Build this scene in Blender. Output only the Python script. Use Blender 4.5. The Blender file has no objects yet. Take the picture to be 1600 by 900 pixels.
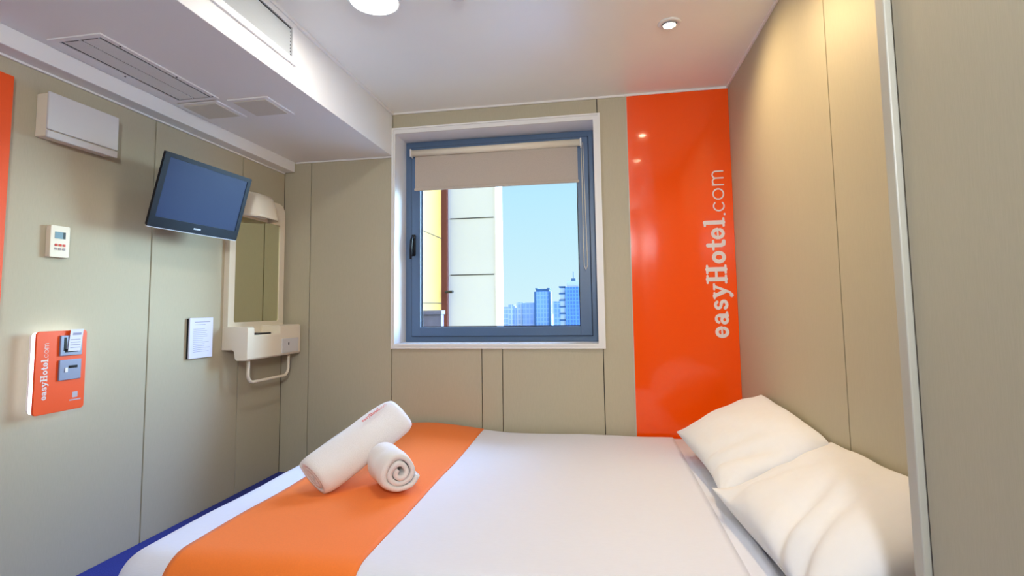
import bpy, bmesh, math, random
from mathutils import Vector, Matrix, noise
random.seed(4)
PI = math.pi
scn = bpy.context.scene
COL = scn.collection

# ------------------------------------------------------------------ materials
def mat(name, col, rough=.6, metal=0, spec=.5, noise_amt=0, nscale=60, stretch=(1, 1, 1), bump=0, coat=0, emit=None, estr=0, sheen=0):
    m = bpy.data.materials.new(name)
    m.use_nodes = True
    nt = m.node_tree
    b = nt.nodes['Principled BSDF']
    b.inputs['Base Color'].default_value = (*col, 1)
    b.inputs['Roughness'].default_value = rough
    b.inputs['Metallic'].default_value = metal
    b.inputs['Specular IOR Level'].default_value = spec
    b.inputs['Coat Weight'].default_value = coat
    b.inputs['Coat Roughness'].default_value = .05
    b.inputs['Sheen Weight'].default_value = sheen
    if emit:
        b.inputs['Emission Color'].default_value = (*emit, 1)
        b.inputs['Emission Strength'].default_value = estr
    if noise_amt or bump:
        tc = nt.nodes.new('ShaderNodeTexCoord')
        mp = nt.nodes.new('ShaderNodeMapping')
        mp.inputs['Scale'].default_value = stretch
        nz = nt.nodes.new('ShaderNodeTexNoise')
        nz.inputs['Scale'].default_value = nscale
        nz.inputs['Detail'].default_value = 5
        nt.links.new(tc.outputs['Object'], mp.inputs[0])
        nt.links.new(mp.outputs[0], nz.inputs['Vector'])
        if noise_amt:
            cr = nt.nodes.new('ShaderNodeMapRange')
            cr.inputs[1].default_value = .3
            cr.inputs[2].default_value = .7
            cr.inputs[3].default_value = 1 - noise_amt
            cr.inputs[4].default_value = 1 + noise_amt
            vm = nt.nodes.new('ShaderNodeVectorMath')
            vm.operation = 'SCALE'
            vm.inputs[0].default_value = col
            nt.links.new(nz.outputs['Fac'], cr.inputs[0])
            nt.links.new(cr.outputs[0], vm.inputs['Scale'])
            nt.links.new(vm.outputs[0], b.inputs['Base Color'])
        if bump:
            bp = nt.nodes.new('ShaderNodeBump')
            bp.inputs['Strength'].default_value = bump
            bp.inputs['Distance'].default_value = .003
            nt.links.new(nz.outputs['Fac'], bp.inputs['Height'])
            nt.links.new(bp.outputs[0], b.inputs['Normal'])
    return m

M = {}
M['wall'] = mat('beige_laminate', (.47, .425, .305), .5, noise_amt=.035, nscale=90, stretch=(6, 6, .3), spec=.3)
M['gap'] = mat('dark_gap', (.05, .045, .035), .9)
M['ceil'] = mat('ceiling_paint', (.86, .86, .80), .3, noise_amt=.01, nscale=3, spec=.4)
M['soffit'] = mat('soffit_paint', (.80, .79, .76), .5, noise_amt=.01, nscale=3)
M['trim'] = mat('white_trim', (.80, .79, .77), .4)
M['orange'] = mat('orange_gloss', (.93, .085, .002), .12, coat=.5, spec=.3)
M['orange_door'] = mat('orange_paint', (.86, .085, .004), .4)
M['letter'] = mat('pale_lettering', (.75, .68, .66), .5)
M['carpet'] = mat('blue_carpet', (.02, .035, .28), .95, noise_amt=.35, nscale=260, bump=.6)
M['frame'] = mat('slate_blue_metal', (.085, .145, .25), .35, spec=.5)
M['seal'] = mat('dark_seal', (.012, .014, .03), .7)
M['reveal'] = mat('white_reveal', (.82, .82, .84), .4)
M['blind'] = mat('taupe_blind', (.48, .41, .34), .8, noise_amt=.06, nscale=300, stretch=(1, 1, 1))
M['cream'] = mat('cream_plastic', (.80, .72, .57), .35)
M['white'] = mat('white_plastic', (.80, .79, .78), .4)
M['plate'] = mat('grey_white_cover', (.62, .61, .60), .45)
M['slat'] = mat('vent_grey', (.80, .83, .81), .5)
M['black'] = mat('black_plastic', (.006, .007, .011), .28, spec=.25)
M['screen'] = mat('screen_blue_reflection', (.020, .034, .105), .22, spec=.3)  # bluish reflected glow put into the base colour
M['silver'] = mat('silver_edge', (.6, .6, .62), .3, metal=.4)
M['mirror'] = mat('mirror_glass', (.72, .72, .52), .03, metal=1)
M['chrome'] = mat('grey_metal', (.33, .36, .42), .3, metal=.5)
M['duvet'] = mat('white_cotton', (.69, .71, .80), .85, noise_amt=.02, nscale=160, stretch=(.2, 3, 3), sheen=.2, bump=.1)
M['sheet'] = mat('white_sheet', (.73, .73, .78), .85, sheen=.2)
M['pillow'] = mat('pillow_cotton', (.72, .72, .74), .85, sheen=.2, noise_amt=.01, nscale=30)
M['runner'] = mat('orange_cotton', (.88, .19, .015), .7, noise_amt=.03, nscale=200, sheen=.08, bump=.1)
M['towel'] = mat('white_terry', (.82, .79, .76), .95, noise_amt=.05, nscale=400, bump=.8, sheen=.3)
M['print'] = mat('red_print', (.70, .10, .08), .8)
M['base'] = mat('navy_bed_base', (.02, .03, .09), .9, noise_amt=.1, nscale=100)
M['greyplate'] = mat('grey_switch', (.25, .29, .42), .35, metal=.2)
M['paper'] = mat('paper', (.72, .74, .92), .7)
M['ink'] = mat('grey_ink', (.32, .33, .48), .8)
M['lcd'] = mat('lcd_glass', (.10, .20, .26), .2)
M['btn'] = mat('small_button', (.35, .3, .32), .5)
M['lamp_on'] = mat('lit_opal', (.9, .9, .9), .4, emit=(1, .98, .95), estr=4)
M['halogen'] = mat('lit_halogen', (1, .9, .7), .4, emit=(1, .80, .50), estr=70)
M['glow'] = mat('lit_acrylic', (.9, .9, .95), .4, emit=(.82, .85, 1), estr=2.2)
M['silverlogo'] = mat('grey_print', (.45, .42, .48), .5)
M['yellow'] = mat('yellow_cladding', (.50, .29, .07), .7, noise_amt=.04, nscale=4)
M['brown'] = mat('red_brown_column', (.13, .03, .02), .7)
M['facade'] = mat('white_cladding', (.55, .57, .60), .6)
M['facade2'] = mat('white_column', (.62, .60, .60), .6)
M['joint'] = mat('cladding_joint', (.04, .04, .04), .9)
M['parapet'] = mat('grey_parapet', (.14, .135, .20), .8, noise_amt=.15, nscale=8)
M['ground'] = mat('city_ground', (.42, .5, .55), .95, noise_amt=.2, nscale=.02)
M['hatch'] = mat('beige_hatch', (.60, .56, .47), .5)
M['ventslat'] = mat('vent_slat_grey', (.60, .62, .59), .5)
M['trans'] = mat('beige_edge', (.50, .47, .39), .4)

def citymat(name, c1, c2, sx, sz):
    m = bpy.data.materials.new(name); m.use_nodes = True
    nt = m.node_tree; b = nt.nodes['Principled BSDF']
    tc = nt.nodes.new('ShaderNodeTexCoord'); sp = nt.nodes.new('ShaderNodeSeparateXYZ'); cb = nt.nodes.new('ShaderNodeCombineXYZ')
    ad = nt.nodes.new('ShaderNodeMath'); ad.operation = 'ADD'
    nt.links.new(tc.outputs['Object'], sp.inputs[0])
    nt.links.new(sp.outputs[0], ad.inputs[0]); nt.links.new(sp.outputs[1], ad.inputs[1])
    nt.links.new(ad.outputs[0], cb.inputs[0]); nt.links.new(sp.outputs[2], cb.inputs[1])
    br = nt.nodes.new('ShaderNodeTexBrick')
    br.offset = 0; br.inputs['Scale'].default_value = 1
    br.inputs['Brick Width'].default_value = sx; br.inputs['Row Height'].default_value = sz
    br.inputs['Mortar Size'].default_value = .7; br.inputs['Mortar Smooth'].default_value = .1
    br.inputs['Color1'].default_value = (*c2, 1); br.inputs['Color2'].default_value = (*[x * 1.12 for x in c2], 1)
    br.inputs['Mortar'].default_value = (*c1, 1)
    nt.links.new(cb.outputs[0], br.inputs['Vector']); nt.links.new(br.outputs['Color'], b.inputs['Base Color'])
    b.inputs['Roughness'].default_value = .6
    return m
M['tower'] = citymat('haze_blue_tower', (.25, .36, .52), (.14, .25, .46), 4, 6)  # distant haze is put into the facade blues of these city materials
M['tower_b'] = citymat('haze_deep_blue_tower', (.12, .25, .52), (.06, .14, .40), 4, 5)
M['low'] = citymat('haze_blue_block', (.28, .34, .50), (.18, .25, .46), 5, 7)
M['pale'] = citymat('pale_block', (.45, .47, .50), (.25, .32, .42), 5, 7)
M['hazewhite'] = mat('haze_white', (.5, .52, .52), .7)
M['dkblue'] = mat('dark_blue_band', (.04, .1, .2), .7)  # dark blue for crown, piers, ledges and antenna

def glassmat():
    m = bpy.data.materials.new('window_glass'); m.use_nodes = True
    nt = m.node_tree; nt.nodes.clear()
    o = nt.nodes.new('ShaderNodeOutputMaterial'); mx = nt.nodes.new('ShaderNodeMixShader')
    t = nt.nodes.new('ShaderNodeBsdfTransparent'); g = nt.nodes.new('ShaderNodeBsdfGlossy'); f = nt.nodes.new('ShaderNodeFresnel')
    t.inputs[0].default_value = (.96, .98, .98, 1); g.inputs['Roughness'].default_value = .02; f.inputs[0].default_value = 1.1
    nt.links.new(f.outputs[0], mx.inputs[0]); nt.links.new(t.outputs[0], mx.inputs[1]); nt.links.new(g.outputs[0], mx.inputs[2]); nt.links.new(mx.outputs[0], o.inputs[0])
    return m
M['glass'] = glassmat()

# ------------------------------------------------------------------ helpers
def world_of(o):
    m = Matrix.Translation(o.location)
    return world_of(o.parent) @ o.matrix_parent_inverse @ m if o.parent else m

def link(name, bm, material, parent=None, smooth=False, kind=None, loc=None):
    me = bpy.data.meshes.new(name)
    bmesh.ops.recalc_face_normals(bm, faces=bm.faces[:])
    if loc is not None:
        bmesh.ops.translate(bm, verts=bm.verts[:], vec=-Vector(loc))
    bm.to_mesh(me); bm.free()
    me.materials.append(material)
    if smooth:
        for p in me.polygons: p.use_smooth = True
    o = bpy.data.objects.new(name, me); COL.objects.link(o)
    if loc is not None: o.location = loc
    if parent:
        o.parent = parent
        o.matrix_parent_inverse = world_of(parent).inverted()
    if kind: o['kind'] = kind
    return o

def thing(name, label, cat, loc, group=None):
    o = bpy.data.objects.new(name, None); COL.objects.link(o)
    o.location = loc; o.empty_display_size = .05
    o['label'] = label; o['category'] = cat
    if group: o['group'] = group
    return o

def tag(o, label, cat, group=None):
    o['label'] = label; o['category'] = cat
    if group: o['group'] = group
    return o

def box(bm, a, b, bev=0, seg=2, mtx=None):
    a = Vector(a); b = Vector(b)
    t = bmesh.new()
    bmesh.ops.create_cube(t, size=1)
    bmesh.ops.scale(t, vec=b - a, verts=t.verts[:])
    bmesh.ops.translate(t, vec=(a + b) / 2, verts=t.verts[:])
    if bev:
        bmesh.ops.bevel(t, geom=t.edges[:], offset=bev, segments=seg, profile=.5, affect='EDGES')
    merge(bm, t, mtx)

def merge(bm, t, mtx=None):
    if mtx is not None: bmesh.ops.transform(t, matrix=mtx, verts=t.verts[:])
    me = bpy.data.meshes.new('tmp'); t.to_mesh(me); t.free()
    bm.from_mesh(me); bpy.data.meshes.remove(me)

def B(*boxes, **k):
    bm = bmesh.new()
    for bx in boxes:
        box(bm, bx[0], bx[1], bx[2] if len(bx) > 2 else 0, 2, k.get('mtx'))
    return bm

def tube(bm, pts, r, n=10, mtx=None):
    t = bmesh.new()
    pts = [Vector(p) for p in pts]; rings = []
    up = Vector((0, 0, 1))
    prev = None
    for i, p in enumerate(pts):
        d = (pts[min(i + 1, len(pts) - 1)] - pts[max(i - 1, 0)]).normalized()
        if prev is None:
            a = d.cross(up)
            if a.length < .01: a = d.cross(Vector((1, 0, 0)))
        else:
            a = prev - d * prev.dot(d)
        a.normalize(); prev = a; c = d.cross(a)
        rr = r[i] if isinstance(r, (list, tuple)) else r
        rings.append([t.verts.new(p + (a * math.cos(2 * PI * k / n) + c * math.sin(2 * PI * k / n)) * rr) for k in range(n)])
    for q, w in zip(rings, rings[1:]):
        for k in range(n):
            t.faces.new((q[k], q[(k + 1) % n], w[(k + 1) % n], w[k]))
    t.faces.new(rings[0][::-1]); t.faces.new(rings[-1])
    merge(bm, t, mtx)

def lathe(bm, prof, n=40, mtx=None):
    """profile of (radius, z); revolved about z"""
    t = bmesh.new(); rings = []
    for r, z in prof:
        if r < 1e-5: rings.append([t.verts.new((0, 0, z))])
        else: rings.append([t.verts.new((r * math.cos(2 * PI * k / n), r * math.sin(2 * PI * k / n), z)) for k in range(n)])
    for q, w in zip(rings, rings[1:]):
        for k in range(n):
            k2 = (k + 1) % n
            if len(q) == 1 and len(w) == 1: continue
            if len(q) == 1: t.faces.new((q[0], w[k2], w[k]))
            elif len(w) == 1: t.faces.new((q[k], q[k2], w[0]))
            else: t.faces.new((q[k], q[k2], w[k2], w[k]))
    merge(bm, t, mtx)

def prism(bm, poly, d0, d1, fn, bev=0):
    """poly in 2D extruded from depth d0 to d1; fn(u,v,d) -> xyz"""
    t = bmesh.new()
    a = [t.verts.new(fn(u, v, d0)) for u, v in poly]
    b = [t.verts.new(fn(u, v, d1)) for u, v in poly]
    t.faces.new(a); t.faces.new(b[::-1])
    n = len(poly)
    for i in range(n):
        t.faces.new((a[i], b[i], b[(i + 1) % n], a[(i + 1) % n]))
    bmesh.ops.recalc_face_normals(t, faces=t.faces[:])
    if bev:
        bmesh.ops.bevel(t, geom=t.edges[:], offset=bev, segments=2, profile=.5, affect='EDGES')
    merge(bm, t)

def rrect(u0, v0, u1, v1, r, n=6):
    out = []
    rs = r if isinstance(r, (list, tuple)) else [r] * 4        # order: (u1,v1),(u0,v1),(u0,v0),(u1,v0)
    cs = [(u1, v1, -1, -1, 0), (u0, v1, 1, -1, 90), (u0, v0, 1, 1, 180), (u1, v0, -1, 1, 270)]
    for (cu, cv, su, sv, a0), rr in zip(cs, rs):
        if rr < 1e-5: out.append((cu, cv)); continue
        for k in range(n + 1):
            a = math.radians(a0 + 90 * k / n)
            out.append((cu + su * rr + rr * math.cos(a), cv + sv * rr + rr * math.sin(a)))
    return out

def ring_mesh(bm, outer, inner, d0, d1, fn):
    """frame between two polys with same vertex count"""
    t = bmesh.new(); n = len(outer)
    def mk(p, d): return [t.verts.new(fn(u, v, d)) for u, v in p]
    o0, o1, i0, i1 = mk(outer, d0), mk(outer, d1), mk(inner, d0), mk(inner, d1)
    for i in range(n):
        j = (i + 1) % n
        t.faces.new((o0[i], o0[j], o1[j], o1[i])); t.faces.new((i0[i], i0[j], i1[j], i1[i]))
        t.faces.new((o0[i], o0[j], i0[j], i0[i])); t.faces.new((o1[i], o1[j], i1[j], i1[i]))
    merge(bm, t)

# -------- hand drawn lettering: strokes with a pen width, x-height = 1, advance per glyph
def arc(cx, cy, rx, ry, a0, a1, n=14):
    return [(cx + rx * math.cos(math.radians(a0 + (a1 - a0) * k / n)), cy + ry * math.sin(math.radians(a0 + (a1 - a0) * k / n))) for k in range(n + 1)]
FAT = {  # heavy rounded slab letters: list of (points, width), advance
    'e': ([(arc(.45, .5, .29, .37, 5, 335), .23), ([(.2, .5), (.7, .52)], .13)], .92),
    'a': ([(arc(.36, .3, .22, .2, 0, 360), .2), ([(.64, .12), (.64, .62)], .26), (arc(.42, .64, .24, .24, 10, 165), .19), ([(.6, .09), (.86, .12)], .17)], .98),
    's': ([(arc(.38, .7, .22, .19, 20, 245), .2), (arc(.4, .3, .24, .2, 90, -160), .22)], .8),
    'y': ([([(.2, .92), (.5, .2)], .26), ([(.86, .92), (.46, -.1), (.28, -.3)], .17), ([(.04, .93), (.4, .93)], .15), ([(.66, .93), (1.0, .93)], .15), (arc(.24, -.27, .06, .06, 0, 360, 8), .16)], 1.02),
    'H': ([([(.32, .1), (.32, 1.35)], .29), ([(1.0, .1), (1.0, 1.35)], .29), ([(.3, .74), (1.0, .74)], .18), ([(.08, .08), (.56, .08)], .16), ([(.08, 1.37), (.56, 1.37)], .16), ([(.76, .08), (1.24, .08)], .16), ([(.76, 1.37), (1.24, 1.37)], .16)], 1.36),
    'o': ([(arc(.47, .5, .3, .36, 0, 360, 20), .26)], .96),
    't': ([([(.34, 1.25), (.34, .28), (.42, .14), (.6, .12)], .27), ([(.06, .86), (.64, .86)], .17)], .7),
    'l': ([([(.3, .1), (.3, 1.4)], .28), ([(.06, .08), (.54, .08)], .16), ([(.08, 1.4), (.3, 1.4)], .16)], .6),
}
THIN = {
    '.': ([([(.12, .05), (.13, .05)], .15)], .28),
    'c': ([(arc(.42, .46, .33, .4, 45, 315), .1)], .8),
    'o': ([(arc(.46, .46, .36, .4, 0, 360, 20), .1)], .98),
    'm': ([([(.12, .04), (.12, .88)], .1), (arc(.36, .6, .24, .26, 180, 0) + [(.6, .04)], .1), (arc(.84, .6, .24, .26, 180, 0) + [(1.08, .04)], .1)], 1.25),
}
def lettering(bm, spec, size, fn, thick):
    """fn(u, v, d): u along the text, v up the glyph, d out of the surface"""
    u = 0; lay = 0
    t = bmesh.new()
    for table, ch in spec:
        strokes, adv = table[ch]
        for pts, w in strokes:
            lay += 1
            d = thick + (lay % 6) * thick * .12
            h = w / 2; n = len(pts)
            closed = math.hypot(pts[0][0] - pts[-1][0], pts[0][1] - pts[-1][1]) < 1e-4
            def nrm2(a, b):
                L = math.hypot(b[0] - a[0], b[1] - a[1]); return (-(b[1] - a[1]) / L, (b[0] - a[0]) / L)
            Lf, Rt = [], []
            for i in range(n):
                a = nrm2(pts[i - 1], pts[i]) if i else (nrm2(pts[-2], pts[-1]) if closed else nrm2(pts[0], pts[1]))
                b = nrm2(pts[i], pts[i + 1]) if i < n - 1 else (nrm2(pts[0], pts[1]) if closed else a)
                m = (a[0] + b[0], a[1] + b[1]); L = math.hypot(*m); m = (m[0] / L, m[1] / L)
                k = h / max(.5, m[0] * a[0] + m[1] * a[1])
                x, y = pts[i]
                Lf.append(t.verts.new(fn((x + m[0] * k + u) * size, (y + m[1] * k) * size, d)))
                Rt.append(t.verts.new(fn((x - m[0] * k + u) * size, (y - m[1] * k) * size, d)))
            for i in range(n - 1): t.faces.new((Lf[i], Lf[i + 1], Rt[i + 1], Rt[i]))
            if not closed:
                for (x, y), (q, r_) in ((pts[0], pts[1]), (pts[-1], pts[-2])):
                    a0 = math.atan2(y - r_, x - q)
                    c = [t.verts.new(fn((x + u + h * math.cos(a0 + g * PI / 8)) * size, (y + h * math.sin(a0 + g * PI / 8)) * size, d)) for g in range(-4, 5)]
                    t.faces.new(c)
        u += adv
    merge(bm, t)
    return u * size
LOGO = [(FAT, c) for c in 'easyHotel'] + [(THIN, c) for c in '.com']

# ------------------------------------------------------------------ room numbers
H = 2.5; D = 3.355; XL = -2.237; XR = .834; YB = -.95
XS = -1.41; ZS = 2.19                 # boxed bulkhead on the left
T = .12

# floor / ceiling / walls
link('floor', B(((XL - T, YB - T, -.1), (XR + T, D + .3, 0))), M['carpet'], kind='structure')
link('ceiling', B(((XL - T, YB - T, H), (XR + T, D + .3, H + .12))), M['ceil'], kind='structure')

def panels(axis, fixed, thick, cuts, z0, z1, gap=.006):
    """wall made of flat panels with open joints in front of a dark core"""
    bm = bmesh.new()
    for a, b in zip(cuts, cuts[1:]):
        if axis == 'x': box(bm, (min(fixed, fixed + thick), a + gap / 2, z0), (max(fixed, fixed + thick), b - gap / 2, z1), .0012, 1)
        else: box(bm, (a + gap / 2, min(fixed, fixed + thick), z0), (b - gap / 2, max(fixed, fixed + thick), z1), .0012, 1)
    return bm
w = panels('x', XL, -.02, [YB, 1.05, 2.253, 2.914, D + .003], 0, H)
wl = link('wall_left', w, M['wall'], kind='structure')
link('wall_core', B(((XL - T, YB - T, 0), (XL - .0202, D + .3, H))), M['gap'], wl)
w = panels('x', XR, .02, [YB, .75, 1.973, D + .003], 0, H)
wr = link('wall_right', w, M['wall'], kind='structure')
link('wall_core', B(((XR + .0202, YB - T, 0), (XR + T, D + .3, H))), M['gap'], wr)
link('wall_rear', B(((XL - .02, YB - T, 0), (XR + .02, YB, H))), M['wall'], kind='structure')
# window wall
OX0, OX1, OZ0, OZ1 = -1.383, -.004, .885, 2.345
bm = bmesh.new()
g = .0025
def wp(x0, x1, z0, z1): box(bm, (x0 + g, D, z0), (x1 - g, D + .02, z1), .0012, 1)
wp(XL, -2.027, 0, H); wp(-2.027, -1.409, 0, H)
wp(-1.409, -.779, 0, OZ0); wp(-.779, -.64, 0, OZ0); wp(-.64, .014, 0, OZ0)
wp(.014, .203, 0, H); box(bm, (-1.409 + g, D, OZ1), (.014 - g, D + .02, H), .0012, 1)
box(bm, (.203, D, 0), (XR, D + .02, H)); box(bm, (-1.409, D, OZ0 + .003), (OX0 - .006, D + .02, OZ1)); box(bm, (OX1 + .006, D, OZ0), (.014 - g, D + .02, OZ1))
wb = link('wall_back', bm, M['wall'], kind='structure')
link('wall_core', B(((XL - T, D + .0202, 0), (OX0 - .012, D + .29, H)), ((OX1 + .012, D + .0202, 0), (XR + T, D + .29, H)),
     ((OX0 - .012, D + .0202, 0), (OX1 + .012, D + .29, OZ0 - .012)), ((OX0 - .012, D + .0202, OZ1 + .012), (OX1 + .012, D + .29, H))), M['gap'], wb)
# bathroom pod corner at the right of the camera
pod = link('wall_pod', B(((.606, YB, 0), (XR, 1.128, H), .001)), M['wall'], kind='structure')
link('trim_1', B(((.594, 1.135, 0), (XR, 1.168, H), .003)), M['trans'], kind='structure')
link('pod_joint', B(((.612, 1.128, 0), (XR, 1.135, H))), M['gap'], pod)

# bulkhead, cornice duct, ceiling trims
link('ceiling_bulkhead', B(((XL, YB, ZS), (XS, D, H), .002)), M['soffit'], kind='structure')
link('trim_2', B(((XL, YB, 2.115), (-2.15, D - .012, ZS), .003), ((XL, YB, 2.106), (XL + .012, D - .01, 2.115), .002)), M['trim'], kind='structure')
link('trim_3', B(((XS, D - .012, H - .014), (XR, D, H), .002)), M['trim'], kind='structure')
link('trim_4', B(((XR - .012, 1.168, H - .012), (XR, D - .012, H), .002)), M['trim'], kind='structure')
link('trim_5', B(((XS, YB, H - .018), (XS + .014, D - .012, H), .002)), M['trim'], kind='structure')
link('trim_6', B(((-2.15, D - .01, ZS - .01), (XS, D, ZS), .002)), M['trim'], kind='structure')

# ------------------------------------------------------------------ window
FY = D + .19
win = link('window_1', B(), M['frame'], kind='structure') if False else None
XY = lambda u, v, d: (u, d, v)
bm = bmesh.new()
box(bm, (OX0, FY, OZ0), (OX0 + .055, FY + .07, OZ1), .003); box(bm, (OX1 - .055, FY, OZ0), (OX1, FY + .07, OZ1), .003)
box(bm, (OX0 + .05, FY, OZ0), (OX1 - .05, FY + .07, OZ0 + .045), .003); box(bm, (OX0 + .05, FY, OZ1 - .05), (OX1 - .05, FY + .07, OZ1), .003)
win = link('window_1', bm, M['frame'], kind='structure')
sx0, sx1, sz0, sz1 = OX0 + .05, OX1 - .05, OZ0 + .04, OZ1 - .045
gx0, gx1, gz0, gz1 = -1.268, -.132, .988, 2.24
bm = bmesh.new()
box(bm, (sx0, FY - .015, sz0), (gx0, FY + .05, sz1), .004); box(bm, (gx1, FY - .015, sz0), (sx1, FY + .05, sz1), .004)
box(bm, (gx0 - .003, FY - .015, sz0), (gx1 + .003, FY + .05, gz0), .004); box(bm, (gx0 - .003, FY - .015, gz1), (gx1 + .003, FY + .05, sz1), .004)
sash = link('sash', bm, M['frame'], win)
bm = bmesh.new()
ring_mesh(bm, [(gx0, gz0), (gx1, gz0), (gx1, gz1), (gx0, gz1)], [(gx0 + .006, gz0 + .006), (gx1 - .006, gz0 + .006), (gx1 - .006, gz1 - .006), (gx0 + .006, gz1 - .006)], FY + .012, FY + .03, XY)
link('glazing_seal', bm, M['seal'], sash)
bm = bmesh.new()
e = .004
ring_mesh(bm, [(sx0 - e, sz0 - e), (sx1 + e, sz0 - e), (sx1 + e, sz1 + e), (sx0 - e, sz1 + e)], [(sx0 + .001, sz0 + .001), (sx1 - .001, sz0 + .001), (sx1 - .001, sz1 - .001), (sx0 + .001, sz1 - .001)], FY - .003, FY + .003, XY)
link('sash_seal', bm, M['seal'], win)
link('glass_pane', B(((gx0, FY + .018, gz0), (gx1, FY + .024, gz1))), M['glass'], win)
# handle (lever hanging down)
bm = bmesh.new()
box(bm, (-1.333, FY - .027, 1.50), (-1.301, FY - .0145, 1.655), .006)
tube(bm, [(-1.317, FY - .02, 1.635), (-1.317, FY - .05, 1.632), (-1.317, FY - .066, 1.61), (-1.320, FY - .066, 1.55), (-1.324, FY - .06, 1.475)], [.009, .009, .010, .010, .008])
link('window_handle', bm, M['black'], win, smooth=True)
# white reveal lining and architrave
bm = bmesh.new()
box(bm, (OX0 - .01, D - .002, OZ0 - .01), (OX0, FY + .02, OZ1 + .01)); box(bm, (OX1, D - .002, OZ0 - .01), (OX1 + .01, FY + .02, OZ1 + .01))
box(bm, (OX0, D - .002, OZ0 - .01), (OX1, FY + .02, OZ0)); box(bm, (OX0, D - .002, OZ1), (OX1, FY + .02, OZ1 + .01))
link('window_reveal', bm, M['reveal'], win)
bm = bmesh.new()
def arch(o0, o1, d0, d1):
    (ax, az, bx, bz), (cx, cz, dx, dz) = o0, o1
    ring_mesh(bm, [(ax, az), (bx, az), (bx, bz), (ax, bz)], [(cx, cz), (dx, cz), (dx, dz), (cx, dz)], d0, d1, XY)
arch((-1.409, .853, .030, 2.386), (OX0, OZ0, OX1 - .008, OZ1), D - .012, D)
arch((-1.409, .853, .030, 2.386), (-1.397, .862, .016, 2.375), D - .02, D - .012)
arch((-1.389, .872, .004, 2.362), (OX0, OZ0 - .004, OX1 - .01, OZ1), D - .018, D - .012)
link('window_architrave', bm, M['trim'], win)

# roller blind
BY = FY - .045
bl = thing('roller_blind', 'taupe roller blind pulled partly down at the top of the window', 'blind', (-.71, BY, 2.24))
RX = Matrix.Rotation(PI / 2, 4, 'Y')
bm = bmesh.new(); tube(bm, [(-1.318, BY, 2.248), (-.108, BY, 2.248)], .024, 20); link('roller_tube', bm, M['cream'], bl, smooth=True)
for x in (-1.329, -.107):
    link('end_bracket', B(((x, BY - .027, 2.218), (x + .011, BY + .028, 2.275), .004)), M['white'], bl)
bm = bmesh.new()
box(bm, (-1.300, BY + .012, 1.985), (-.126, BY + .0135, 2.245))
link('fabric', bm, M['blind'], bl)
link('bottom_bar', B(((-1.305, BY + .004, 1.972), (-.118, BY + .019, 1.992), .004)), M['blind'], bl)
bm = bmesh.new()
xx = -.100
pts = [(xx, BY - .02, 2.24), (xx + .002, BY - .022, 1.9), (xx + .001, BY - .024, 1.6), (xx + .003, BY - .025, 1.395), (xx + .014, BY - .025, 1.365), (xx + .026, BY - .025, 1.395), (xx + .021, BY - .024, 1.7), (xx + .012, BY - .02, 2.24)]
tube(bm, pts, .0028, 6)
link('pull_chain', bm, M['cream'], bl, smooth=True)

# ------------------------------------------------------------------ orange glossy wall panel with lettering
op = thing('wall_panel', 'tall glossy orange wall panel with vertical pale lettering in the corner', 'panel', (.52, D, 0))
link('panel_sheet', B(((.205, D - .005, .02), (XR - .001, D - .0005, H - .014))), M['orange'], op)
link('panel_edge', B(((.199, D - .006, .02), (.205, D - .0005, H - .014))), M['trans'], op)
bm = bmesh.new()
# total length: easyHotel 8.32 units, thin 3.31 units
lettering(bm, LOGO[:9], .0905, lambda u, v, d: (.778 - v * .93, D - .0052 - d, .912 + u), .0012)
lettering(bm, LOGO[9:], .0905, lambda u, v, d: (.784 - v * .86, D - .0052 - d, 1.672 + u), .0012)
link('lettering', bm, M['letter'], op)

# ------------------------------------------------------------------ ceiling fittings
def downlight(x, y, label):
    t = thing('ceiling_downlight', label, 'light', (x, y, H), 'recessed downlights over the bed')
    mt = Matrix.Translation((x, y, H))
    bm = bmesh.new(); lathe(bm, [(.036, -.001), (.038, -.007), (.052, -.005), (.056, 0), (.036, 0)], 40, mt); link('bezel', bm, M['trim'], t, smooth=True)
    bm = bmesh.new(); lathe(bm, [(.029, -.012), (.031, -.014), (.037, -.006), (.037, -.001), (.029, -.001)], 40, mt); link('lamp_ring', bm, M['chrome'], t, smooth=True)
    bm = bmesh.new(); lathe(bm, [(0, -.012), (.02, -.011), (.029, -.008), (.029, -.002), (0, -.002)], 40, mt); link('bulb', bm, M['halogen'], t, smooth=True)
downlight(.372, 2.525, 'small round recessed halogen downlight in the ceiling right of the window')
downlight(.385, 1.79, 'recessed halogen downlight above the pillows, mirrored in the orange panel')
t = thing('ceiling_lamp', 'round white opal ceiling lamp cut off by the top of the photo', 'light', (-.955, 2.06, H))
mt = Matrix.Translation((-.955, 2.06, H))
bm = bmesh.new(); lathe(bm, [(.108, 0), (.118, 0), (.118, -.012), (.112, -.018), (.106, -.016)], 48, mt); link('rim', bm, M['slat'], t, smooth=True)
bm = bmesh.new(); lathe(bm, [(0, -.034), (.05, -.032), (.085, -.026), (.106, -.015), (.106, -.001), (0, -.001)], 48, mt); link('diffuser', bm, M['lamp_on'], t, smooth=True)
bm = bmesh.new(); lathe(bm, [(0, -.016), (.022, -.015), (.034, -.008), (.037, 0), (0, 0)], 32, Matrix.Translation((-.588, 2.112, H)))
o = link('ceiling_fitting', bm, M['white'], None, smooth=True, loc=(-.588, 2.112, H)); tag(o, 'small round white cap on the ceiling right of the round lamp', 'ceiling fitting')

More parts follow.
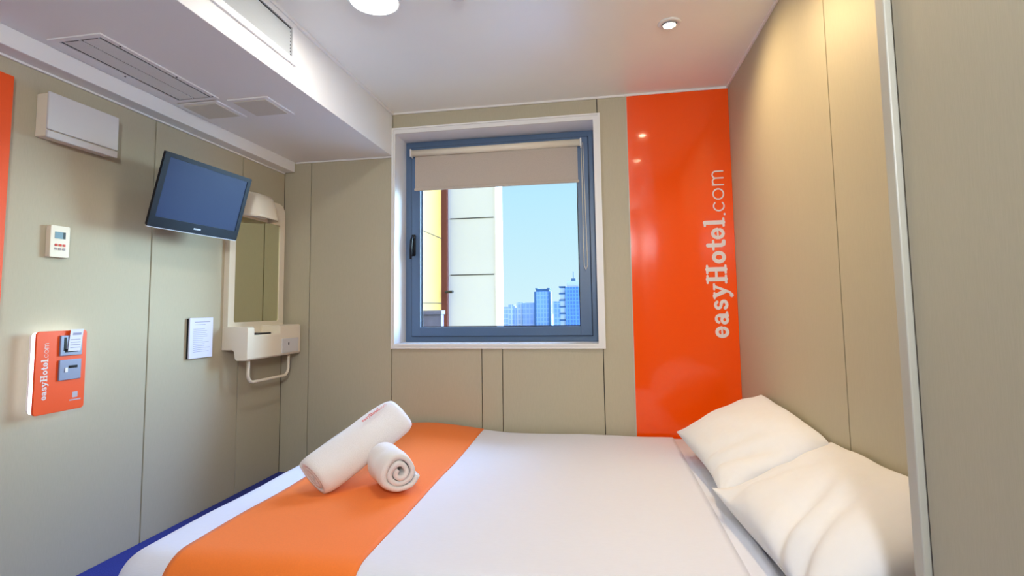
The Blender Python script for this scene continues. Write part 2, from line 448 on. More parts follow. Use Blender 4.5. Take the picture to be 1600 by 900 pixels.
# supply vent on the bulkhead face
t = thing('air_vent', 'white slatted air vent on the upright face of the bulkhead', 'vent', (XS, 1.6, 2.38))
YZ = lambda u, v, d: (XS + d, u, v)
bm = bmesh.new()
VY0, VY1, VZ0, VZ1 = .85, 2.138, 2.312, 2.452
ring_mesh(bm, [(VY0 - .03, VZ0 - .03), (VY1 + .035, VZ0 - .03), (VY1 + .035, VZ1 + .028), (VY0 - .03, VZ1 + .028)], [(VY0, VZ0), (VY1, VZ0), (VY1, VZ1), (VY0, VZ1)], .0003, .010, YZ)
link('vent_frame', bm, M['white'], t)
link('vent_back', B(((XS + .0003, VY0, VZ0), (XS + .0014, VY1, VZ1))), M['black'], t)
bm = bmesh.new()
ns = 8
for k in range(ns):
    z = VZ0 + .006 + (VZ1 - VZ0 - .012) * k / ns
    prism(bm, [(.002, z - .004), (.0105, z + .0075), (.0120, z + .006), (.0035, z - .0055)], VY0 + .0, VY1 - .014, lambda u, v, d: (XS + u, d, v))
link('vent_slats', bm, M['ventslat'], t)

# return grille on the underside
GX0, GX1, GY0, GY1 = -2.105, -1.86, 1.605, 2.232
t = thing('ceiling_grille', 'long white return air grille under the bulkhead with fine cross fins', 'grille', ((GX0 + GX1) / 2, (GY0 + GY1) / 2, ZS))
UD = lambda u, v, d: (u, v, ZS - d)
bm = bmesh.new()
ring_mesh(bm, [(GX0, GY0), (GX1, GY0), (GX1, GY1), (GX0, GY1)], [(GX0 + .030, GY0 + .022), (GX1 - .022, GY0 + .022), (GX1 - .022, GY1 - .022), (GX0 + .030, GY1 - .022)], .0003, .006, UD)
link('grille_frame', bm, M['trim'], t)
ix0, ix1, iy0, iy1 = GX0 + .030, GX1 - .022, GY0 + .022, GY1 - .022
link('grille_back', B(((ix0, iy0, ZS - .0015), (ix1, iy1, ZS - .0003))), M['black'], t)
bm = bmesh.new()
box(bm, (ix0 + .088, iy0 + .004, ZS - .0055), (ix0 + .092, iy1 - .004, ZS - .0015)); box(bm, (ix0 + .016, iy0 + .004, ZS - .0055), (ix0 + .019, iy1 - .004, ZS - .0015)); box(bm, (ix1 - .017, iy0 + .004, ZS - .0055), (ix1 - .014, iy1 - .004, ZS - .0015))
link('long_bars', bm, M['slat'], t)
bm = bmesh.new()
nf = 64
for k in range(nf):
    y = iy0 + .010 + (iy1 - iy0 - .018) * (k + .1) / nf
    for xa, xb in ((ix0 + .014, ix0 + .084), (ix0 + .100, ix1 - .016)):
        prism(bm, [(y, .002), (y + .0055, .0055), (y + .0075, .0055), (y + .003, .002)], xa, xb, lambda u, v, d: (d, u, ZS - v))
link('fins', bm, M['slat'], t)
for i, (x, y) in enumerate(((GX0 + .015, 1.93), (GX1 - .011, 1.70), (GX1 - .011, 1.98), (GX1 - .011, 2.20))):
    bm = bmesh.new(); lathe(bm, [(0, -.0085), (.003, -.008), (.0045, -.006), (0, -.006)], 12, Matrix.Translation((x, y, ZS))); link('screw', bm, M['black'], t, smooth=True)
# hatches
def hatch(x0, x1, y0, y1, label):
    t = thing('ceiling_hatch', label, 'hatch', ((x0 + x1) / 2, (y0 + y1) / 2, ZS), 'square hatches under the bulkhead')
    link('hatch_frame', B(((x0, y0, ZS - .008), (x1, y1, ZS - .0003), .002)), M['trim'], t)
    link('hatch_plate', B(((x0 + .02, y0 + .02, ZS - .0125), (x1 - .02, y1 - .03, ZS - .008), .001)), M['hatch'], t)
hatch(-2.118, -1.888, 2.25, 2.476, 'square cover plate under the bulkhead touching the end of the grille')
hatch(-1.835, -1.612, 2.255, 2.492, 'square cover plate under the bulkhead nearer the open room, right of the grille')

# ------------------------------------------------------------------ left wall things
WX = lambda u, v, d: (XL + d, u, v)      # u along y, v up, d out of the wall
t = thing('wall_housing', 'white rectangular wall box under the bulkhead, left of the television', 'box', (XL, 1.83, 1.92))
link('back_case', B(((XL, 1.682, 1.835), (XL + .055, 1.982, 2.012), .003)), M['cream'], t)
link('front_cover', B(((XL + .055, 1.678, 1.862), (XL + .066, 1.986, 2.018), .004), ((XL + .055, 1.678, 1.828), (XL + .066, 1.986, 1.858), .004)), M['plate'], t)

t = thing('thermostat', 'small cream thermostat with a grey display on the left wall', 'thermostat', (XL, 1.785, 1.42))
bm = bmesh.new(); prism(bm, rrect(1.747, 1.352, 1.826, 1.484, .006), -.002, .022, WX, .002); link('case', bm, M['cream'], t)
link('display', B(((XL + .022, 1.764, 1.430), (XL + .0232, 1.797, 1.458))), M['lcd'], t)
link('display_end', B(((XL + .022, 1.7975, 1.430), (XL + .0232, 1.807, 1.458))), M['black'], t)
for r in range(2):
    for c in range(3):
        link('button', B(((XL + .022, 1.765 + c * .016, 1.398 - r * .016), (XL + .0245, 1.776 + c * .016, 1.408 - r * .016), .001)), (M['btn'], M['print'])[r == 0], t)

# key card holder
t = thing('key_card_box', 'orange lit key card box with pale lettering on the left wall', 'key card holder', (XL, 1.795, .88))
KY0, KY1, KZ0, KZ1 = 1.695, 1.897, .719, 1.048
bm = bmesh.new(); prism(bm, rrect(KY0 + .003, KZ0 + .003, KY1 - .003, KZ1 - .003, .016), .022, .042, WX); link('light_body', bm, M['glow'], t)
bm = bmesh.new(); prism(bm, rrect(KY0 + .012, KZ0 + .012, KY1 - .012, KZ1 - .012, .01), 0, .022, WX); link('mount', bm, M['white'], t)
bm = bmesh.new(); prism(bm, rrect(KY0, KZ0, KY1, KZ1, .014), .042, .050, WX, .0015); link('front_plate', bm, M['orange_door'], t)
bm = bmesh.new(); lettering(bm, LOGO, .0197, lambda u, v, d: (XL + .0502 + d, 1.742 - v * .9, .775 + u), .0006); link('lettering', bm, M['letter'], t)
m1 = link('card_reader', B(((XL + .050, 1.782, .945), (XL + .058, 1.872, 1.028), .002)), M['greyplate'], t)
link('card_slot', B(((XL + .058, 1.800, .958), (XL + .0586, 1.855, .972)), ((XL + .058, 1.795, .965), (XL + .0586, 1.806, 1.020))), M['black'], m1)
m2 = link('switch_plate', B(((XL + .050, 1.782, .845), (XL + .058, 1.872, .928), .002)), M['greyplate'], t)
link('switch_slot', B(((XL + .058, 1.818, .892), (XL + .0588, 1.855, .903))), M['black'], m2)
link('switch_button', B(((XL + .058, 1.803, .876), (XL + .061, 1.815, .896), .002)), M['white'], m2)
bm = bmesh.new(); prism(bm, rrect(1.846, .768, 1.868, .792, .003), .0501, .0506, WX); prism(bm, rrect(1.835, .756, 1.882, .761, .001), .0501, .0506, WX); link('small_emblem', bm, M['silverlogo'], t)
bm = bmesh.new(); prism(bm, [(1.810, .962), (1.862, .962), (1.872, 1.052), (1.818, 1.052)], .060, .0612, WX)
kc = link('key_card', bm, M['paper'], None, loc=(XL + .06, 1.84, .97)); tag(kc, 'white key card standing in the upper slot of the orange box', 'key card')
bm = bmesh.new(); prism(bm, [(1.826, 1.028), (1.862, 1.028), (1.864, 1.038), (1.828, 1.038)], .0613, .0616, WX)
for q in range(4): prism(bm, [(1.818, .975 + q * .011), (1.860, .975 + q * .011), (1.860, .978 + q * .011), (1.818, .978 + q * .011)], .0613, .0616, WX)
link('card_print', bm, M['ink'], kc)

# notice in a holder
t = thing('wall_notice', 'white printed notice in a slim frame on the wall below the television', 'notice', (XL, 2.58, .975))
link('backing', B(((XL, 2.497, .862), (XL + .012, 2.665, 1.082), .002)), M['black'], t)
nt_ = link('sheet', B(((XL + .012, 2.497, .862), (XL + .0205, 2.668, 1.085), .0008)), M['paper'], t)
bm = bmesh.new()
random.seed(3)
box(bm, (XL + .0205, 2.53, 1.060), (XL + .0209, 2.645, 1.064)); box(bm, (XL + .0205, 2.53, 1.046), (XL + .0209, 2.61, 1.049))
for k in range(13):
    z = 1.022 - k * .0105
    box(bm, (XL + .0205, 2.522, z), (XL + .0209, 2.522 + random.uniform(.07, .125), z + .0022))
link('printed_lines', bm, M['ink'], nt_)

# television on a tilt bracket
tvc = Vector((-2.006, 2.325, 1.696))
yaw_, tilt_ = math.radians(-3.1), math.radians(15.3)
nrm = Vector((math.cos(tilt_) * math.cos(yaw_), math.cos(tilt_) * math.sin(yaw_), -math.sin(tilt_)))
rt = Vector((-math.sin(yaw_), math.cos(yaw_), 0)); up = nrm.cross(rt)
TM = Matrix((( *[rt.x, up.x, nrm.x], tvc.x), (*[rt.y, up.y, nrm.y], tvc.y), (*[rt.z, up.z, nrm.z], tvc.z), (0, 0, 0, 1)))
t = thing('television', 'flat black television tilted forward on the left wall', 'television', (XL, 2.33, 1.68))
W2, H2 = .280, .180
bm = B(((-W2, -H2 + .004, -.012), (W2, H2, -.002), .004), ((-W2 + .02, -H2 + .02, -.03), (W2 - .02, H2 - .02, -.01), .008), ((-W2 + .06, -H2 + .05, -.055), (W2 - .06, H2 - .04, -.02), .01), mtx=TM)
link('casing', bm, M['black'], t)
bm = bmesh.new()
TF = lambda u, v, d: tuple(TM @ Vector((u, v, d)))
ring_mesh(bm, rrect(-W2, -H2, W2, H2, .006), rrect(-W2 + .030, -H2 + .050, W2 - .026, H2 - .022, .002), -.004, .004, TF)
link('bezel', bm, M['black'], t)
link('screen', B(((-W2 + .026, -H2 + .046, -.003), (W2 - .024, H2 - .020, .0015)), mtx=TM), M['screen'], t)
link('silver_strip', B(((-W2 + .003, -H2 - .004, -.008), (W2 - .003, -H2 + .001, .003), .001), mtx=TM), M['silver'], t)
link('brand_badge', B(((-.022, -H2 + .020, .004), (.022, -H2 + .027, .0048), .0003), mtx=TM), M['silver'], t)
bm = B(((XL - .002, 2.28, 1.60), (XL + .012, 2.38, 1.76), .003))
tube(bm, [(XL + .01, 2.33, 1.68), (XL + .09, 2.33, 1.69), (XL + .165, 2.328, 1.698)], .016, 12)
box(bm, (-.05, -.05, -.068), (.05, .05, -.050), .003, 2, TM)
link('wall_bracket', bm, M['black'], t)

# mirror unit with lamp, shelf and towel bar
t = thing('mirror_unit', 'cream moulded mirror unit with lamp, socket and towel bar in the corner', 'mirror unit', (XL, 3.05, .8))
MY0, MY1 = 2.770, 3.318
bm = bmesh.new()
ring_mesh(bm, rrect(MY0, .95, MY1, 1.868, [.07, .07, .002, .002], 10), rrect(2.822, 1.052, 3.264, 1.715, [.012] * 4, 10), .0, .034, WX)
link('back_panel', bm, M['cream'], t)
bm = bmesh.new(); prism(bm, rrect(2.818, 1.048, 3.268, 1.72, .01), .012, .0285, WX); link('mirror', bm, M['mirror'], t)
# shelf block: side profile with a step underneath, extruded along y
SX = .171
prof = [(0, 1.025), (SX - .012, 1.025), (SX, 1.018), (SX, .835), (SX - .01, .825), (.100, .825), (.088, .838), (.082, .878), (.072, .887), (0, .887)]
bm = bmesh.new(); prism(bm, prof, MY0 - .003, 2.830, lambda u, v, d: (XL + u, d, v), .003)
prism(bm, prof, 3.085, 3.316, lambda u, v, d: (XL + u, d, v), .003)
prof2 = [(0, .985), (SX - .006, .975), (SX, .968), (SX, .835), (SX - .01, .825), (.100, .825), (.088, .838), (.082, .878), (.072, .887), (0, .887)]
prism(bm, prof2, 2.826, 3.09, lambda u, v, d: (XL + u, d, v), .0025)
link('shelf', bm, M['cream'], t)
link('tissue_slot', B(((XL + SX - .10, 2.850, .969), (XL + SX - .006, 3.0, .9835), .003)), M['black'], t)
s = link('socket_plate', B(((XL + SX, 3.10, .842), (XL + SX + .006, 3.285, .935), .002)), M['plate'], t)
link('socket_hole', B(((XL + SX + .006, 3.165, .892), (XL + SX + .0066, 3.178, .908))), M['black'], s)
bm = bmesh.new()
bx = XL + .125
pts = [(bx, 2.842, .83), (bx, 2.842, .75)] + [(bx, 2.842 + .05 - .05 * math.cos(a), .735 - .05 * math.sin(a)) for a in [k * PI / 16 for k in range(9)]] + \
      [(bx, 3.20 + .05 * math.sin(a), .735 - .05 * math.cos(a)) for a in [k * PI / 16 for k in range(9)]] + [(bx, 3.25, .78), (bx, 3.25, .83)]
tube(bm, pts, .0095, 10)
link('towel_bar', bm, M['cream'], t, smooth=True)
# lamp shade: trapezoid bowed forward
bm = bmesh.new()
tt = bmesh.new(); rows = []
for i in range(9):
    fz = i / 8; z = 1.865 - fz * .155
    half = .142 + .022 * fz; dep = .10 + .03 * fz
    row = []
    for k in range(21):
        a = -1 + k / 10
        yy = 2.965 + half * a
        ex = abs(a) ** 5
        row.append(tt.verts.new((XL + .032 + dep * (1 - ex) ** .8 * (.88 + .12 * min(1, fz * 3)), yy, z)))
    rows.append(row)
for q, w_ in zip(rows, rows[1:]):
    for k in range(20): tt.faces.new((q[k], q[k + 1], w_[k + 1], w_[k]))
back = [tt.verts.new((XL + .032, 2.965, 1.865))]
for k in range(20): tt.faces.new((rows[0][k], back[0], rows[0][k + 1]))
merge(bm, tt)
lampo = link('lamp_shade', bm, M['cream'], t, smooth=True)
md = lampo.modifiers.new('s', 'SOLIDIFY'); md.thickness = .004
bm = bmesh.new(); tube(bm, [(XL + .06, 2.88, 1.735), (XL + .06, 3.05, 1.735)], .012, 12); link('lamp_tube', bm, M['white'], t, smooth=True)

# orange door frame and door, cut by the left edge
dr = link('door_1', B(((XL, .72, 0), (XL + .012, 1.50, 1.98), .002)), M['plate'], kind='structure')
link('door_frame', B(((XL, 1.50, 0), (XL + .03, 1.578, 2.035), .004), ((XL, .66, 1.98), (XL + .03, 1.50, 2.035), .004), ((XL, .66, 0), (XL + .03, .72, 1.98), .004)), M['orange_door'], dr)
bm = bmesh.new(); tube(bm, [(XL + .012, 1.44, 1.0), (XL + .05, 1.44, 1.0), (XL + .055, 1.40, 1.0), (XL + .055, 1.32, 1.0)], .009, 10); link('door_handle', bm, M['chrome'], dr, smooth=True)

# ------------------------------------------------------------------ bed
BX0, BX1, BY0, BY1, BZ = -1.615, .815, 1.50, 3.335, .312
RAD = .10
def crown(x, y):
    s = max(0, min(1, (y - 2.6) / .7)); s = s * s * (3 - 2 * s)
    z = .045 * math.exp(-((x + 1.13) / .33) ** 2) * s
    return z
def rb(p, off=0, wr=1):
    """point on / off the rounded mattress box"""
    lo = Vector((BX0 + RAD, BY0 + RAD, -5)); hi = Vector((BX1 + 5, BY1 - .03, BZ - RAD))
    q = Vector([min(max(p[i], lo[i]), hi[i]) for i in range(3)])
    d = Vector(p) - q
    if p[1] > hi[1]:
        d.y *= .1
    if d.length < 1e-6: d = Vector((0, 0, 1))
    d.normalize()
    v = q + d * (RAD + off)
    n = noise.noise(Vector((p[0] * 2.2, p[1] * 2.6, p[2] * 2))) * .006 + noise.noise(Vector((p[0] * 7, p[1] * 2.0, p[2] * 5))) * .0025
    v += d * n * wr
    if d.z > .3: v.z += crown(v.x, v.y) * min(1, (d.z - .3) / .5)
    flare = max(0, (.22 - v.z) / .2)
    if d.x < -.4: v.x -= .03 * flare
    if d.y < -.4: v.y -= .02 * flare
    return v
def sheet_mesh(x0, x1, off, z0, nx, ny, left=False, edgefn=None):
    """cloth lying on the bed: top, drop at the near side, optional drop at the left"""
    t = bmesh.new()
    cache = {}
    def V(p):
        k = tuple(round(c, 5) for c in p)
        if k not in cache:
            q = list(p)
            if edgefn: q[0] = edgefn(q)
            cache[k] = t.verts.new(rb(q, off))
        return cache[k]
    xs = [x0 + (x1 - x0) * i / nx for i in range(nx + 1)]
    ys = [BY0 + (BY1 - .02 - BY0) * i / ny for i in range(ny + 1)]
    nz = 14
    zs = [z0 + (BZ - z0) * i / nz for i in range(nz + 1)]
    def quad(a, b, c, d):
        try: t.faces.new([V(a), V(b), V(c), V(d)])
        except ValueError: pass
    for i in range(nx):
        for j in range(ny):
            quad((xs[i], ys[j], BZ), (xs[i + 1], ys[j], BZ), (xs[i + 1], ys[j + 1], BZ), (xs[i], ys[j + 1], BZ))
        for k in range(nz):
            quad((xs[i], BY0, zs[k]), (xs[i + 1], BY0, zs[k]), (xs[i + 1], BY0, zs[k + 1]), (xs[i], BY0, zs[k + 1]))
    if left:
        for j in range(ny):
            for k in range(nz):
                quad((x0, ys[j], zs[k]), (x0, ys[j], zs[k + 1]), (x0, ys[j + 1], zs[k + 1]), (x0, ys[j + 1], zs[k]))
    return t
bed = thing('bed', 'low double bed made up in white under the window', 'bed', (-.4, 2.4, 0))
link('bed_base', B(((BX0 + .08, BY0 + .08, 0), (BX1, BY1 - .02, .10), .01)), M['base'], bed)
bm = bmesh.new(); box(bm, (BX0 + .045, BY0 + .045, .10), (BX1, BY1 - .02, BZ - .012), .04, 5); link('mattress', bm, M['sheet'], bed, smooth=True)
duv = link('duvet', sheet_mesh(BX0, .415, .006, .03, 90, 80, True), M['duvet'], None, smooth=True, loc=(-.6, 2.4, BZ))
md = duv.modifiers.new('s', 'SOLIDIFY'); md.thickness = .014; md.offset = 0
tag(duv, 'smooth white duvet covering the bed', 'duvet')
hem = link('duvet_hem', sheet_mesh(.405, .505, -.001, .03, 10, 80), M['duvet'], duv, smooth=True)
md = hem.modifiers.new('s', 'SOLIDIFY'); md.thickness = .010; md.offset = 0
def redge(q):
    y = q[1]; x = q[0]
    f = (x + .757) / (1.405 - .757)
    return x - .03 * min(0, max(-1, f)) * 0
run = link('bed_runner', sheet_mesh(-1.405, -.757, .0155, .03, 30, 80), M['runner'], None, smooth=True, loc=(-1.08, 2.4, BZ + .015))
md = run.modifiers.new('s', 'SOLIDIFY'); md.thickness = .003; md.offset = 0
tag(run, 'bright orange runner across the foot end of the bed', 'bed runner')

# pillows
def pillow(name, label, c, L, W, th, tilt, yawd, seed, curl=(0, 0, 0, 0), folds=(), dip=0):
    """L along y, W up the slope; tilt raises the wall side"""
    NU, NV = 56, 40
    t = bmesh.new()
    R = Matrix.Translation(c) @ Matrix.Rotation(math.radians(yawd), 4, 'Z') @ Matrix.Rotation(math.radians(dip), 4, 'X') @ Matrix.Rotation(-math.radians(tilt), 4, 'Y')
    def P(u, v, s):
        au, av = abs(u), abs(v)
        px = v * W / 2 * (1 - .10 * (1 - u * u) * (av ** 4))
        py = u * L / 2 * (1 - .07 * (1 - v * v) * (au ** 4))
        h = ((1 - au ** 3.0) * (1 - av ** 3.0)); h = max(h, 0) ** .44
        n = noise.noise(Vector((px * 5 + seed, py * 5, s * .7))) * .020 + noise.noise(Vector((px * 14, py * 6 + seed, s))) * .007
        # radiating creases near the corners
        cr = math.sin(math.atan2(1 - av, 1.0001 - au) * 9 + seed) * .006 * (au * av) ** 2
        z = s * (th / 2 * h * (1 if s > 0 else 1.5)) + (n + cr) * (h ** .5) * (1 if s > 0 else .3)
        # corner curl
        k = curl[(0 if v < 0 else 2) + (0 if u < 0 else 1)]
        z += k * (au * av) ** 3
        for (fa, fb, amp, ww) in folds:
            # soft drape folds running across the pillow
            q = (px - fa[0]) * fb[0] + (py - fa[1]) * fb[1]
            if s > 0: z += amp * math.exp(-(q / ww) ** 2) * max(0, -v * .9 + .45) * (h ** .5)
        P3 = R @ Vector((px, py, z))
        lim = XR - .006
        if P3.x > lim - .04: P3.x = lim - .04 * math.exp(-(P3.x - lim + .04) / .04)
        if P3.z < BZ + .03 and P3.x > BX0: P3.z = BZ + .004 + .026 * math.exp((P3.z - BZ - .03) / .026)
        return P3
    g = {}
    for s in (1, -1):
        for i in range(NU + 1):
            for j in range(NV + 1):
                u = math.sin((i / NU * 2 - 1) * PI / 2 * .999); v = math.sin((j / NV * 2 - 1) * PI / 2 * .999)
                if i in (0, NU): u = -1 if i == 0 else 1
                if j in (0, NV): v = -1 if j == 0 else 1
                edge = i in (0, NU) or j in (0, NV)
                if edge and s == -1: g[s, i, j] = g[1, i, j]
                else: g[s, i, j] = t.verts.new(P(u, v, s))
    for s in (1, -1):
        for i in range(NU):
            for j in range(NV):
                q = [g[s, i, j], g[s, i + 1, j], g[s, i + 1, j + 1], g[s, i, j + 1]]
                t.faces.new(q if s > 0 else q[::-1])
    o = link(name, t, M['pillow'], None, smooth=True, loc=c)
    tag(o, label, 'pillow', 'pillows against the right wall')
    return o
pillow('pillow', 'white pillow nearer the window, partly hidden behind the other pillow', (.644, 2.515, .508), .80, .50, .185, 27, 3, 2.0, (.02, .035, 0, .0),
       (((-.1, -.24), (.45, .9), -.030, .035), ((-.1, -.12), (.45, .9), -.016, .03)), 3)
pillow('pillow', 'white pillow in front, nearest the camera and cut off by the wall edge', (.684, 1.73, .488), .82, .52, .20, 26, 2, 7.0, (.0, .075, 0, 0),
       (((-.1, -.05), (-.45, .9), -.045, .045), ((-.1, -.19), (-.45, .9), -.045, .04), ((-.1, .26), (.3, .95), -.014, .025)), -3)

# towels
def roll(name, label, p0, p1, rad, flat, seed, spiral=True, updir=(0, 0, 1), mir=1):
    p0 = Vector(p0); p1 = Vector(p1); d = (p1 - p0); L = d.length; d.normalize()
    a = Vector(updir); a = (a - d * a.dot(d)).normalized(); b = d.cross(a) * mir
    turns = 2.6; N = 130; thk = rad / (turns + .9)
    prof_o, prof_i = [], []
    for k in range(N + 1):
        th = 2 * PI * turns * k / N
        r = rad - thk * .98 * th / (2 * PI)
        wob = 1 + .03 * math.sin(th * 2 + seed) + .02 * math.sin(3 * th + seed)
        prof_o.append((r * wob * math.cos(-th - 1.9), r * wob * math.sin(-th - 1.9)))
        r2 = max(r - thk * .80, .002)
        prof_i.append((r2 * wob * math.cos(-th - 1.9), r2 * wob * math.sin(-th - 1.9)))
    t = bmesh.new(); NS = 26
    O, I = [], []
    for s in range(NS + 1):
        f = s / NS
        e = min(f, 1 - f) * L
        sh = 1 - .13 * math.exp(-e / .018)
        ro, ri = [], []
        base = p0 + d * (L * f)
        for k in range(N + 1):
            n = noise.noise(Vector((prof_o[k][0] * 14 + seed, prof_o[k][1] * 14, f * 3))) * .006
            for lst, pr in ((ro, prof_o), (ri, prof_i)):
                c = Vector(pr[k]) * sh
                rr = 1 + n / max(c.length, .02)
                ax = noise.noise(Vector((k * .08, seed, 3))) * .006 * (1 if s in (0, NS) else 0)
                lst.append(t.verts.new(base + a * (c.x * flat * rr) + b * (c.y * rr) + d * ax))
        O.append(ro); I.append(ri)
    for s in range(NS):
        for k in range(N):
            t.faces.new((O[s][k], O[s][k + 1], O[s + 1][k + 1], O[s + 1][k]))
            t.faces.new((I[s][k], I[s + 1][k], I[s + 1][k + 1], I[s][k + 1]))
        t.faces.new((O[s][0], O[s + 1][0], I[s + 1][0], I[s][0])); t.faces.new((O[s][N], I[s][N], I[s + 1][N], O[s + 1][N]))
    for s in (0, NS):
        for k in range(N): t.faces.new((O[s][k], I[s][k], I[s][k + 1], O[s][k + 1]))
    o = link(name, t, M['towel'], None, smooth=False, loc=tuple((p0 + p1) / 2))
    for p in o.data.polygons: p.use_smooth = True
    tag(o, label, 'towel', 'rolled towels on the runner')
    return o, d, a, b
roll('rolled_towel', 'small white rolled towel showing its spiral end, under the longer towel', (-.852, 2.125, .430), (-1.00, 2.30, .430), .100, 1.0, 1.0, True, (0, 0, 1), -1)
tw, d, a, b = roll('rolled_towel', 'long white rolled towel leaning on the small roll, with red print', (-1.252, 2.12, .396), (-1.008, 2.49, .600), .128, .60, 5.0, True, (.25, -.75, .75))

ctr = (Vector((-1.252, 2.12, .396)) * .30 + Vector((-1.008, 2.49, .600)) * .70)
bm = bmesh.new()
def TWF(u_, v_, d_):
    v2 = v_ + .030
    return tuple(ctr + d * (u_ - .05) - b * (-v2) * TS + a * (.128 * .60 * math.sqrt(max(0, 1 - (v2 / .128) ** 2)) + .006 + d_))
TS = 1 if b.z > 0 else -1
lettering(bm, LOGO, .0125, TWF, .0006)
link('towel_print', bm, M['print'], tw)

# ------------------------------------------------------------------ outside
fx = -2.80
t = thing('neighbouring_wing', 'white and yellow clad building wing outside the window', 'building', (-2.2, 9, -30))
link('white_cladding', B(((fx + .1, 9.0, -30), (-1.835, 9.62, 16)), ), M['facade'], t)
link('corner_column', B(((-1.835, 8.995, -30), (-1.812, 9.66, 16))), M['facade2'], t)
link('yellow_cladding', B(((fx - 1.5, 4.2, -30), (fx, 8.9, 16))), M['yellow'], t)
link('brown_column', B(((fx - .2, 8.9, -30), (fx + .103, 9.3, 16))), M['brown'], t)
for z in (-.32, .71, 1.727, 2.757, 3.79, 4.82):
    link('cladding_joint', B(((fx + .14, 8.994, z - .008), (-1.85, 9.0005, z + .008))), M['joint'], t)
for z in (0.05, 1.22, 2.39, 3.56):
    link('yellow_joint', B(((fx - .001, 4.2, z - .006), (fx + .006, 8.9, z + .006))), M['joint'], t)
bm = bmesh.new(); tube(bm, [(fx + .09, 8.87, 1.42), (fx + .24, 8.80, 1.42)], .025, 8); link('spotlight', bm, M['joint'], t)
p = link('parapet', B(((-2.79, 5.5, -30), (-1.735, 5.60, 1.06)), ((-2.79, 5.48, 1.06), (-1.725, 5.62, 1.103))), M['parapet'], None, loc=(-2.3, 5.7, -30)); tag(p, 'grey parapet wall in front of the yellow cladding', 'parapet')
g_ = link('ground', B(((-900, 30, -31), (900, 2500, -30.5))), M['ground'], kind='structure')

S = 700 / 150.
def bld(px0, px1, ztop, y, depth=20, m='tower', name='tower_block', label='', extra=None):
    t = thing(name, label, 'building', ((px0 + px1) / 2, y, -30.5), 'far city buildings')
    link('body', B(((px0, y, -30.5), (px1, y + depth, ztop))), M[m], t)
    return t
t = bld(-88.3, -66, 26.2 - 3, 700, label='haze-blue tower with notched crown in the middle of the skyline')
link('crown', B(((-86, 702, 23.2), (-68, 718, 27.0)), ((-87, 701, 26.2), (-83, 719, 28)), ((-71, 701, 26.2), (-67, 719, 28))), M['dkblue'], t)
link('side_pier', B(((-68.5, 698.6, -30.5), (-66, 700.5, 23)), ((-88.3, 698.6, -30.5), (-86, 700.5, 23))), M['dkblue'], t)
t = bld(-46.0, -22.0, 28.9, 700, m='tower_b', label='deep haze-blue tower with stepped ledges at the right of the skyline')
link('roof_house', B(((-44, 704, 28.9), (-24, 716, 37))), M['hazewhite'], t)
bm = B(((-38.0, 706, 37), (-32.0, 712, 40.5))); tube(bm, [(-35, 709, 40), (-35, 709, 50)], .6, 6); link('antenna', bm, M['dkblue'], t)
link('side_wing', B(((-53, 702, -30.5), (-46, 716, 27.5))), M['hazewhite'], t)
for z in range(-26, 30, 9):
    link('ledge', B(((-54.5, 700.5, z), (-46, 718, z + 2))), M['dkblue'], t)
bld(-104.5, -88.3, 8.3, 700, m='low', label='low haze-blue block left of the notched tower')
bld(-66, -54.8, 10, 740, m='pale', label='pale block between the two towers')
bld(-124.5, -117.8, 6, 700, m='pale', label='pale narrow block with grey roof, beside the white cladding')
bld(-117.6, -113.5, 2, 700, m='low', label='thin haze-blue block between two pale ones')
bld(-113.3, -104.7, 9, 702, m='pale', label='pale block with a dark roof edge, left of the low haze-blue block')
bld(-150, -125, 3, 760, m='pale', label='pale block hidden mostly by the white cladding')

# ------------------------------------------------------------------ light
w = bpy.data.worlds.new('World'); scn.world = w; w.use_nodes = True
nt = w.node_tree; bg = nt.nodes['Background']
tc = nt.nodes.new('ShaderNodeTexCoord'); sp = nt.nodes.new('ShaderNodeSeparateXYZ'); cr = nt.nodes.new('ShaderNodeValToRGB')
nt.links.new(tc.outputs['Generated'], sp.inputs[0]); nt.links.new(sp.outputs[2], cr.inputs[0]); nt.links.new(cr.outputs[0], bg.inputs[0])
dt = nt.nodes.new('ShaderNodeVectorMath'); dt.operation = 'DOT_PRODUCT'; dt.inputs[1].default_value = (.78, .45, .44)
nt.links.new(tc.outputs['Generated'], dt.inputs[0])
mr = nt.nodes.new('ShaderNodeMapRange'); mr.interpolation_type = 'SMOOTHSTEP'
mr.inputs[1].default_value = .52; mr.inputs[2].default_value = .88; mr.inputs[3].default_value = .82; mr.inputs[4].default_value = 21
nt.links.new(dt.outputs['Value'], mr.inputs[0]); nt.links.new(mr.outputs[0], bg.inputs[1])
el = cr.color_ramp.elements
el[0].position = 0; el[0].color = (.68, .90, .97, 1)
el[1].position = .22; el[1].color = (.52, .84, 1.0, 1)
e3 = el.new(.42); e3.color = (.29, .50, 1.0, 1)
e2 = el.new(1.0); e2.color = (.45, .65, 1.0, 1)
WORLD = 1.25

def light(kind, name, loc, energy, color, **k):
    l = bpy.data.lights.new(name, kind); l.energy = energy; l.color = color
    for a_, v in k.items():
        if a_ != 'aim': setattr(l, a_, v)
    o = bpy.data.objects.new(name, l); COL.objects.link(o); o.location = loc
    if 'aim' in k:
        o.rotation_euler = (Vector(k['aim']) - Vector(loc)).to_track_quat('-Z', 'Y').to_euler()
    return o
light('SUN', 'sun', (20, -10, 30), 1.3, (1, .97, .9), angle=.01, aim=(20 - .62 * 10, -10 + .55 * 10, 30 - .62 * 10))
light('AREA', 'window_portal', ((OX0 + OX1) / 2, FY + .09, (OZ0 + OZ1) / 2), 1, (1, 1, 1), shape='RECTANGLE', size=1.38, size_y=1.46, aim=((OX0 + OX1) / 2, 0, (OZ0 + OZ1) / 2))
bpy.data.lights['window_portal'].cycles.is_portal = True
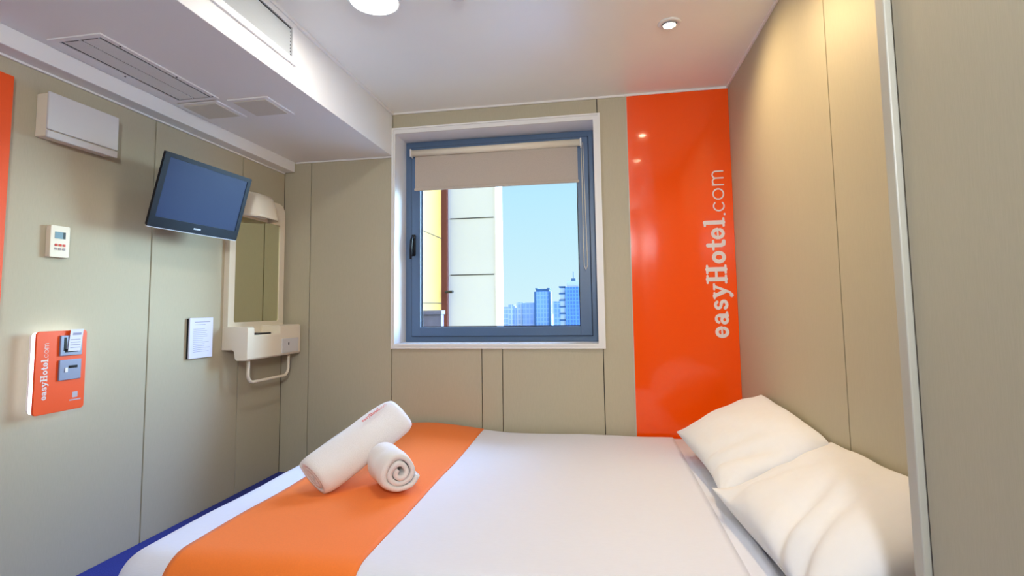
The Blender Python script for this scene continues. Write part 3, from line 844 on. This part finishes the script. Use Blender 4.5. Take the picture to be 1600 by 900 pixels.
# the room's lamps: opal lamp, two halogens; added unseen fill behind the camera
light('AREA', 'opal_lamp_light', (-.955, 2.06, H - .04), 6.5, (1, .97, .93), shape='DISK', size=.2, aim=(-.955, 2.06, 0))
for x, y in ((.372, 2.525), (.385, 1.79)):
    light('SPOT', 'halogen_light', (x, y, H - .02), 30, (1, .73, .40), spot_size=math.radians(140), spot_blend=1, shadow_soft_size=.03, aim=(x + .75, y - .25, .8))
t = thing('added_fill_lamp', 'added round fill light on the unseen wall behind the camera', 'light', (.2, YB, 2.0))  # invented fitting out of view, carries the fill for the back wall
mt = Matrix.Translation((.2, YB, 2.0)) @ Matrix.Rotation(PI / 2, 4, 'X')
bm = bmesh.new(); lathe(bm, [(0, .05), (.085, .045), (.15, .02), (.155, 0), (0, 0)], 48, mt @ Matrix.Rotation(PI, 4, 'X')); link('diffuser', bm, M['lamp_on'], t, smooth=True)  # glowing disc added along with the fill light
light('AREA', 'added_fill_light', (.2, YB + .06, 2.0), 36, (.88, .94, 1), shape='DISK', size=.3, aim=(-.35, D, 1.6))  # added fill aimed at the back wall and orange panel

# ------------------------------------------------------------------ camera
yaw, pit, rol, f, cyo = .1679, .0771, -.0134, 803.8, -30.6
fwd = Vector((-math.sin(yaw) * math.cos(pit), math.cos(yaw) * math.cos(pit), math.sin(pit)))
r0 = Vector((math.cos(yaw), math.sin(yaw), 0)); u0 = r0.cross(fwd)
r = math.cos(rol) * r0 + math.sin(rol) * u0; u = -math.sin(rol) * r0 + math.cos(rol) * u0
cam = bpy.data.cameras.new('camera'); co = bpy.data.objects.new('camera', cam); COL.objects.link(co)
mw = Matrix(((r.x, u.x, -fwd.x, 0), (r.y, u.y, -fwd.y, 0), (r.z, u.z, -fwd.z, 1.116), (0, 0, 0, 1)))
co.matrix_world = mw
cam.sensor_fit = 'HORIZONTAL'; cam.sensor_width = 36; cam.lens = f / 1600 * 36
cam.shift_y = cyo / 1600; cam.clip_start = .02; cam.clip_end = 5000
scn.camera = co
scn.view_settings.view_transform = 'Standard'; scn.view_settings.look = 'None'
scn.view_settings.exposure = .36; scn.view_settings.gamma = 1; scn.view_settings.use_curve_mapping = False
scn.cycles.max_bounces = 10; scn.cycles.diffuse_bounces = 6
scn.cycles.sample_clamp_indirect = 6
